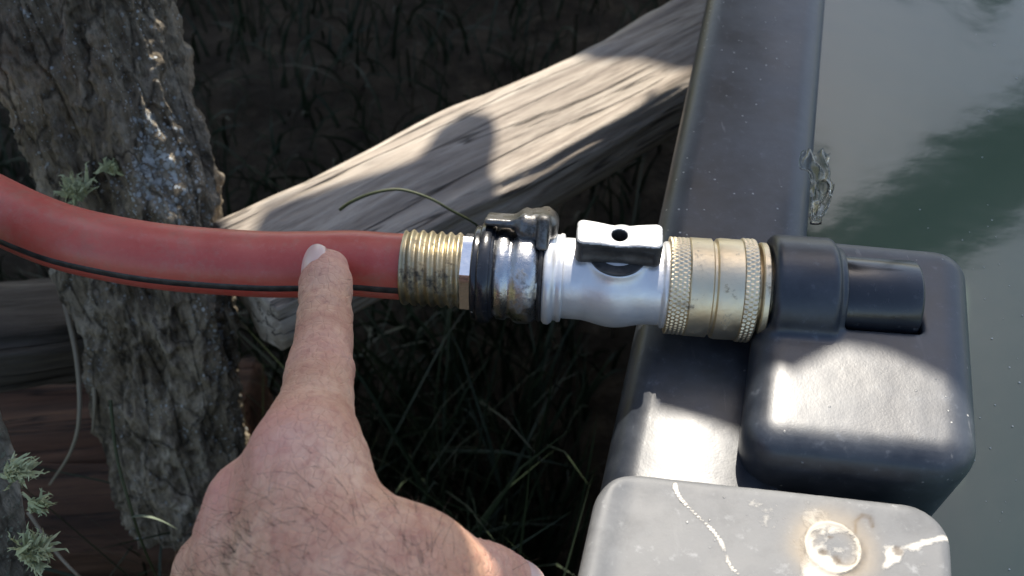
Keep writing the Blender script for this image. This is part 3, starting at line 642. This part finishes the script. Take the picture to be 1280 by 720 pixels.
c0, c1 = P(-84, 420, .328), P(-30, 720, .385); dv = (c0-c1)/(c0-c1)[2]; top2 = c0 + dv*(.60-c0[2]); bot2 = c1 + dv*(GZ-.03-c1[2])
post2 = empty('fence_post', bot2); barky([bot2, top2], .0172, 'post', MB_BARK2, 260, 800, .0022, lambda V: np.full(len(V), .35), post2, twist=3); tag(post2, 'narrow grey bark post with green tufts near lower left corner', 'post')
# trunk's side shoot of paler bark on the right
# ------------------------------------------------------------------ plank, logs
def plank(name, p0, p1, w0, w1, th, mat, parent=None, up=(0, 0, 1), amp=.0015, nx=200, crown=.15):
    p0, p1 = np.array(p0), np.array(p1); x = unit(p1-p0); z = unit(np.array(up) - x*(np.array(up) @ x)); y = np.cross(z, x); Ln = np.linalg.norm(p1-p0); m_ = 72; V = []
    th_ = np.linspace(0, 2*math.pi, m_, endpoint=False); c, s = np.cos(th_), np.sin(th_)
    cy = np.sign(c)*np.abs(c)**.32; cz = np.sign(s)*np.abs(s)**.45
    for i in range(nx+1):
        t = i/nx; wd = (w0 + (w1-w0)*t)/2; ends = min(1, (min(t, 1-t)*Ln/.004 + .82))
        Y = cy*wd*ends; Z = cz*th/2*ends*(1 + crown*(1-cy**2)); X_ = np.full(m_, t*Ln) + .004*vnoise(np.c_[Y*60, Z*60, 0*Y+t*1.])*(1 if i in (0, nx) else 0)
        q = np.c_[X_*9, Y*150, Z*150]; dn = fbm(q, 3)*amp; e = fbm(np.c_[X_*12, 0*Y + 3*np.sign(c), 0*Y], 2)*wd*.10*np.abs(cy)
        V += list(np.c_[X_, Y + c*dn + np.sign(c)*e*(np.abs(cy) > .5)*1.0, Z + s*dn])
    Fc = [(i*m_+k, i*m_+(k+1) % m_, (i+1)*m_+(k+1) % m_, (i+1)*m_+k) for i in range(nx) for k in range(m_)]
    V += [np.array([0, 0, 0]), np.array([Ln, 0, 0])]; k0 = len(V)-2; Fc += [(k0, (k+1) % m_, k) for k in range(m_)] + [(k0+1, nx*m_+k, nx*m_+(k+1) % m_) for k in range(m_)]
    o = mesh_obj(name, V, Fc, mat); mt = Matrix.Identity(4)
    for r in range(3): mt[r][0], mt[r][1], mt[r][2], mt[r][3] = x[r], y[r], z[r], p0[r]
    if parent is not None: o.parent = parent; o.matrix_parent_inverse = Matrix.Translation(Vector(parent_world(parent))).inverted()
    o.matrix_basis = mt; return o
ZP = -.11
def pl(x, y): return at(x, y, ZP)
dP = unit((pl(425, 201) - pl(267, 271)) + (pl(692, 201) - pl(540, 285))); nP = np.array([-dP[1], dP[0], 0]); ref = pl(425, 201)
wd_ = abs((pl(692, 201) - ref) @ nP); mid = ref - nP*wd_*.39; s0 = (pl(258, 276) - ref) @ dP
q0 = mid + dP*(s0 + .0); q1 = mid + dP*.30; w_ = wd_
pk_ = plank('weathered_rail', q0 - [0, 0, .026], q1 - [0, 0, .026], w_*1.0, w_*1.04, .046, M_PLANK, up=(.05, -.12, 1), amp=.0032); tag(pk_, 'weathered grey split rail with sunlit pale edge, lying behind the red hose', 'rail')
lg = empty('fallen_log', P(200, 540, .66)); tag(lg, 'dim reddish brown log lying low in shade behind the bark trunk', 'log')
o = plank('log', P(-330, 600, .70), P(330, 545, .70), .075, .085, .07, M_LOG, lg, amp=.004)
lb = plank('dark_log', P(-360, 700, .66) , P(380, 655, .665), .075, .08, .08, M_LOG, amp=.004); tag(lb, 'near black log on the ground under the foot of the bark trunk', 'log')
lg2 = plank('split_log', P(-160, 440, .50), P(92, 410, .60), .045, .05, .05, mat_wood('grey_log_wood', (.03, .026, .021), (.09, .08, .068), (.18, .16, .135), .5), up=(0, -.5, 1), amp=.003); tag(lg2, 'broken end of dark grey log between the trunk and left edge', 'log')

# ------------------------------------------------------------------ thin stems, roots, tufts
def stem(name, pts, r0, r1, mat, label, cat, group=None):
    p = catmull(pts, 10); V, Fc = tube(p, np.linspace(r0, r1, len(p)), 10); o = mesh_obj(name, V, Fc, mat); return tag(o, label, cat, group)
stem('root', [P(82, 380, .55), P(96, 450, .54), P(99, 520, .54), P(88, 565, .55), P(62, 606, .57)], .0016, .0006, M_DRY, 'thin pale root curling down to the left beside the trunk', 'root')
stem('root', [P(108, 420, .54), P(118, 490, .54), P(116, 540, .55)], .0018, .0007, M_DRY, 'short straight pale root against the trunk bark', 'root')
stem('grass_stem', [P(138, 500, .5), P(146, 570, .5), P(165, 640, .5), P(182, 690, .52), P(205, 740, .55)], .0009, .0005, M_VINE, 'long thin green grass stem bending down past the hand', 'grass stem')
stem('twig', [P(35, 640, .5), P(70, 690, .5), P(100, 722, .5), P(140, 760, .52)], .0009, .0006, M_DRY, 'dark thin twig at the bottom beside the grey post', 'twig')
stem('green_vine', [P(425, 262, .47), P(440, 252, .465), P(468, 241, .46), P(500, 237, .46), P(535, 247, .46), P(562, 262, .465), P(600, 285, .49), P(640, 330, .55)],   .0008, .0005, M_VINE, 'thin dark green stem arching over the weathered plank', 'plant stem')
def blade(a, b, c, wd, up, VV, FF, S=6):
    k0 = len(VV); pr = None
    for s_ in range(S+1):
        t = s_/S; p = (1-t)**2*a + 2*t*(1-t)*b + t*t*c; tg = unit(2*(1-t)*(b-a) + 2*t*(c-b)); sdv = unit(np.cross(tg, up)); ww = wd*(1-t**1.8)*.5 + .00005
        VV += [p - sdv*ww, p + np.cross(sdv, tg)*ww*.35, p + sdv*ww]
        if s_: 
            q = k0 + (s_-1)*3; FF += [(q, q+1, q+4, q+3), (q+1, q+2, q+5, q+4)]
VV, FF = [], []; blade(P(168, 646, .5), P(188, 640, .495), P(222, 662, .5), .0042, u_, VV, FF, 10); o = mesh_obj('fallen_leaf', VV, FF, M_PALE); tag(o, 'narrow pale green leaf blade in the dark beside the hand', 'leaf')
def tuft(px, py, D, rad, n, mat, label, out, seed, group=None):
    rg = np.random.default_rng(seed); c = P(px, py, D); VV, FF = [], []
    for i in range(n):
        dr = unit(rg.normal(0, .55, 3) + out*1.1); l_ = rad*rg.uniform(.25, 1.0); a = c + rg.normal(0, rad*.16, 3); b = a + dr*l_*.55 + rg.normal(0, rad*.1, 3); e = b + unit(dr + rg.normal(0, .45, 3))*l_*.5
        blade(a, b, e, rad*rg.uniform(.12, .24), unit(-d_ + rg.normal(0, .6, 3)), VV, FF, 4)
        for q in range(3):
            t = rg.uniform(.3, .9); s0 = a + (e-a)*t; blade(s0, s0 + unit(dr + rg.normal(0, .8, 3))*l_*.15, s0 + unit(dr + rg.normal(0, .8, 3))*l_*.32, rad*.09, unit(-d_ + rg.normal(0, .6, 3)), VV, FF, 3)
    o = mesh_obj('moss_tuft', VV, FF, mat); return tag(o, label, 'moss', group)
out = unit(r_*.8 + u_*.3 - d_*.4)
G_ = 'moss tufts on the grey bark post'
tuft(18, 590, .318, .0075, 90, M_MOSS, 'upper pale green moss tuft flat against the grey post', out, 1, G_)
tuft(42, 632, .333, .0058, 60, M_MOSS, 'small round moss tuft sticking out of the grey post, middle of three', unit(r_+u_*.3), 2, G_)
tuft(38, 693, .330, .009, 120, M_MOSS, 'largest feathery moss tuft, lowest on the grey post', out, 3, G_)
tuft(97, 243, .462, .010, 90, M_MOSS, 'feathery yellow green moss tuft on dark bark above the red hose', unit(-d_ + u_*.8), 5)
tuft(140, 212, .462, .008, 60, M_MOSS, 'small yellow green moss sprig high on the dark bark trunk', unit(-d_ + u_*.8), 6)

# grass outside the tank
rg = np.random.default_rng(5); VV, FF = [], []; cntb = 0
while cntb < 5500:
    y = rg.uniform(-.35, 1.5); x = rg.uniform(-.9, .35); a_, b_ = inv(np.array([x, y, 0]))
    if a_ > -.03 and b_ < 1.0: continue
    near = math.exp(-((x+.02)**2 + (y+.0)**2)/.08)
    if rg.random() > .22 + near: continue
    z = float(ground_h(np.array([x]), np.array([y]))[0]) - .005; hgt = rg.uniform(.05, .2)*(.5+near*1.1); a = np.array([x, y, z]); ln = rg.normal(0, .5, 2)
    b = a + [ln[0]*hgt*.25, ln[1]*hgt*.25, hgt*.8]; c = a + [ln[0]*hgt, ln[1]*hgt, hgt*rg.uniform(.6, 1.1)]
    if inv(c)[0] > -.01 and c[2] > GZ: 
        c[:2] = b[:2]
        if inv(b)[0] > -.008: continue
    blade(a, b, c, rg.uniform(.002, .0045), np.array([rg.normal(), rg.normal(), .3]), VV, FF, 4); cntb += 1
o = mesh_obj('grass', VV, FF, M_GRASS); tag(o, kind='stuff')

# clear film and specks
NU, NV = 26, 40; V = []
f0, f1 = at(1012, 290, .010), at(1024, 196, -.006); fx = unit(r_*.95 + u_*.1)
for i in range(NU+1):
    for j in range(NV+1):
        u, v = i/NU - .5, j/NV; wd = .0085*(.55 + .9*v) * (1 - .3*math.exp(-((v-.62)/.08)**2))
        p = f0 + (f1-f0)*v + fx*u*wd + r_*.0025*math.sin(v*4); q = np.array([u*2.5 + v*1.5, v*4, .3]); V.append(p + UP*(.006*abs(float(vnoise(q)))+.0012*float(abs(vnoise(q*2.3)))) + fx*.002*float(vnoise(q*1.7+4)))
Fc = [(i*(NV+1)+j, (i+1)*(NV+1)+j, (i+1)*(NV+1)+j+1, i*(NV+1)+j+1) for i in range(NU) for j in range(NV)]
o = mesh_obj('clear_film', V, Fc, M_FILM); sm = o.modifiers.new('thick', 'SOLIDIFY'); sm.thickness = .0002; tag(o, 'crinkled strip of clear plastic film stuck on black rim above the cover', 'plastic film')
m = M('pale_specks', .6); m.col((.5, .52, .48)); VV, FF = [], []
pxs = [(1150, 262), (1160, 285), (1203, 300), (1212, 290), (1235, 283), (1240, 275), (1245, 296), (1249, 330), (1262, 357), (1230, 334), (1254, 398), (1278, 394), (1272, 448), (1262, 459), (1244, 506), (1225, 522), (1253, 640), (1218, 575), (1238, 560), (1270, 600)] + [(rg.uniform(1215, 1400), rg.uniform(-60, 800)) for _ in range(35)]
for px, py in pxs:
    c = at(px, py, ZW+.0003); r0 = rg.uniform(.00013, .0004); k0 = len(VV); VV.append(c + UP*.0002)
    for k in range(7): a = k*2*math.pi/7; VV.append(c + np.array([math.cos(a)*r0*rg.uniform(.6, 1.3), math.sin(a)*r0, 0]))
    FF += [(k0, k0+1+k, k0+1+(k+1) % 7) for k in range(7)]
o = mesh_obj('floating_specks', VV, FF, m.m); tag(o, kind='stuff')

# ------------------------------------------------------------------ slabs added overhead out of view, cut to cast the shade outlines
RZ = .55
def cast(x, y, z, rz=RZ): p = at(x, y, z); return p + SUN*(rz - p[2])/SUN[2]
def mirr(x, y, rz, zp=ZW): w_ = at(x, y, zp); c = CAM.copy(); c[2] = 2*zp - c[2]; return c + (w_-c)*(rz-c[2])/(w_[2]-c[2])
blockers = empty('shade_blockers', (-.75, .2, GZ)); tag(blockers, 'slabs on poles added overhead out of view, cut to shape the shade', 'blockers')
def slab(poly, z, th=.018):
    p = [np.array([q[0], q[1]]) for q in poly]; out = []
    for i in range(len(p)):
        a, b = p[i], p[(i+1) % len(p)]; k = max(2, int(np.linalg.norm(b-a)/.01)); nn = unit(np.array([b[1]-a[1], a[0]-b[0], 0]))[:2]
        for j in range(k): t = j/k; q = a + (b-a)*t; out.append(q + nn*.001*float(vnoise(np.array([q[0]*60, q[1]*60, z*9])))*min(1, 4*min(t, 1-t)))
    bm = bmesh.new(); f_ = bm.faces.new([bm.verts.new((q[0], q[1], z)) for q in out]); e = bmesh.ops.extrude_face_region(bm, geom=[f_]); bmesh.ops.translate(bm, vec=(0, 0, th), verts=[v for v in e['geom'] if isinstance(v, bmesh.types.BMVert)]); bmesh.ops.recalc_face_normals(bm, faces=bm.faces)
    bmesh.ops.triangulate(bm, faces=bm.faces); me = bpy.data.meshes.new('blocker_board'); bm.to_mesh(me); bm.free(); me.materials.append(M_BLOCKER); o = bpy.data.objects.new('blocker_board', me); COL.objects.link(o); o.parent = blockers; o.location = -Vector(parent_world(blockers)); return o
slab([cast(838, 300, .012), cast(838, 312, .016), cast(943, 345, .015), cast(1000, 366, .014), cast(1050, 392, ZB), cast(1110, 402, ZB), cast(1180, 434, ZB), cast(1226, 466, ZB), cast(1226, -150, -.01), cast(842, -150, -.02)], RZ)
slab([cast(506, 280, .006, .574), cast(520, 375, .006, .574), cast(715, 760, .0, .574), cast(-150, 800, .0, .574), cast(-250, 100, .01, .574), cast(300, 230, .0, .574), cast(506, 262, .006, .574)], .574)
P3 = [(319, 300), (321, 278), (332, 265), (350, 257), (395, 243), (440, 228), (480, 218), (520, 206), (532, 192), (548, 165), (580, 145), (615, 150), (622, 175), (612, 200), (632, 226), (700, 206), (760, 230), (600, 360), (330, 330)]
slab([cast(x, y, ZP, .60) for x, y in P3], .60)
slab([cast(-400, 60, -.1, .63), cast(225, 60, -.1, .63), cast(285, 262, -.1, .63), cast(400, 420, -.15, .63), cast(400, 640, -.2, .63), cast(-400, 620, -.2, .63)], .63)
slab([(-1.4, .88), (-.33, .88), (.42, .88), (.45, 2.0), (-1.4, 2.0)], .66)
slab([cast(1120, -120, ZW, .522), cast(1120, 262, ZW, .522), cast(1203, 330, ZW, .522), cast(1203, 560, ZW, .522), cast(1186, 640, ZW, .522), cast(1184, 800, ZW, .522), cast(1330, 800, ZW, .522), cast(1330, -120, ZW, .522)], .522)
slab([cast(150, 450, .045, .70), cast(520, 450, .045, .70), cast(610, 640, .045, .70), cast(640, 900, .045, .70), cast(100, 1100, .045, .70)], .70)
slab([(-1.3, .66), (-.13, .66), (-.13, .93), (-1.3, .93)], .685)
# added slab out of view, outlined so its reflection darkens the water
wb = [mirr(x, y, .62) for x, y in ((985, 305), (1140, 200), (1290, 105), (1420, 175), (1280, 262), (1195, 312), (1080, 380))]
slab(wb, .62, .03)
for x, y in ((-.75, .2), (-.75, 1.6), (.1, 1.9), (.95, 1.55)):  # poles and crossbars added only to carry the shading slabs
    V, Fc = tube([(x, y, GZ-.05), (x, y, .1), (x, y, .80)], .03, 24); mesh_obj('blocker_pole', V, Fc, MB_BARK, blockers, attrs={'lichen': np.zeros(len(V))})
for a, b in (((-.75, .1, .72), (-.75, 1.7, .72)), ((.1, 2.0, .72), (.95, 1.5, .72)), ((-.8, 1.6, .755), (.15, 1.95, .755))):
    V, Fc = tube([a, (np.array(a)+np.array(b))/2, b], .022, 20); mesh_obj('blocker_crossbar', V, Fc, MB_BARK, blockers, attrs={'lichen': np.zeros(len(V))})
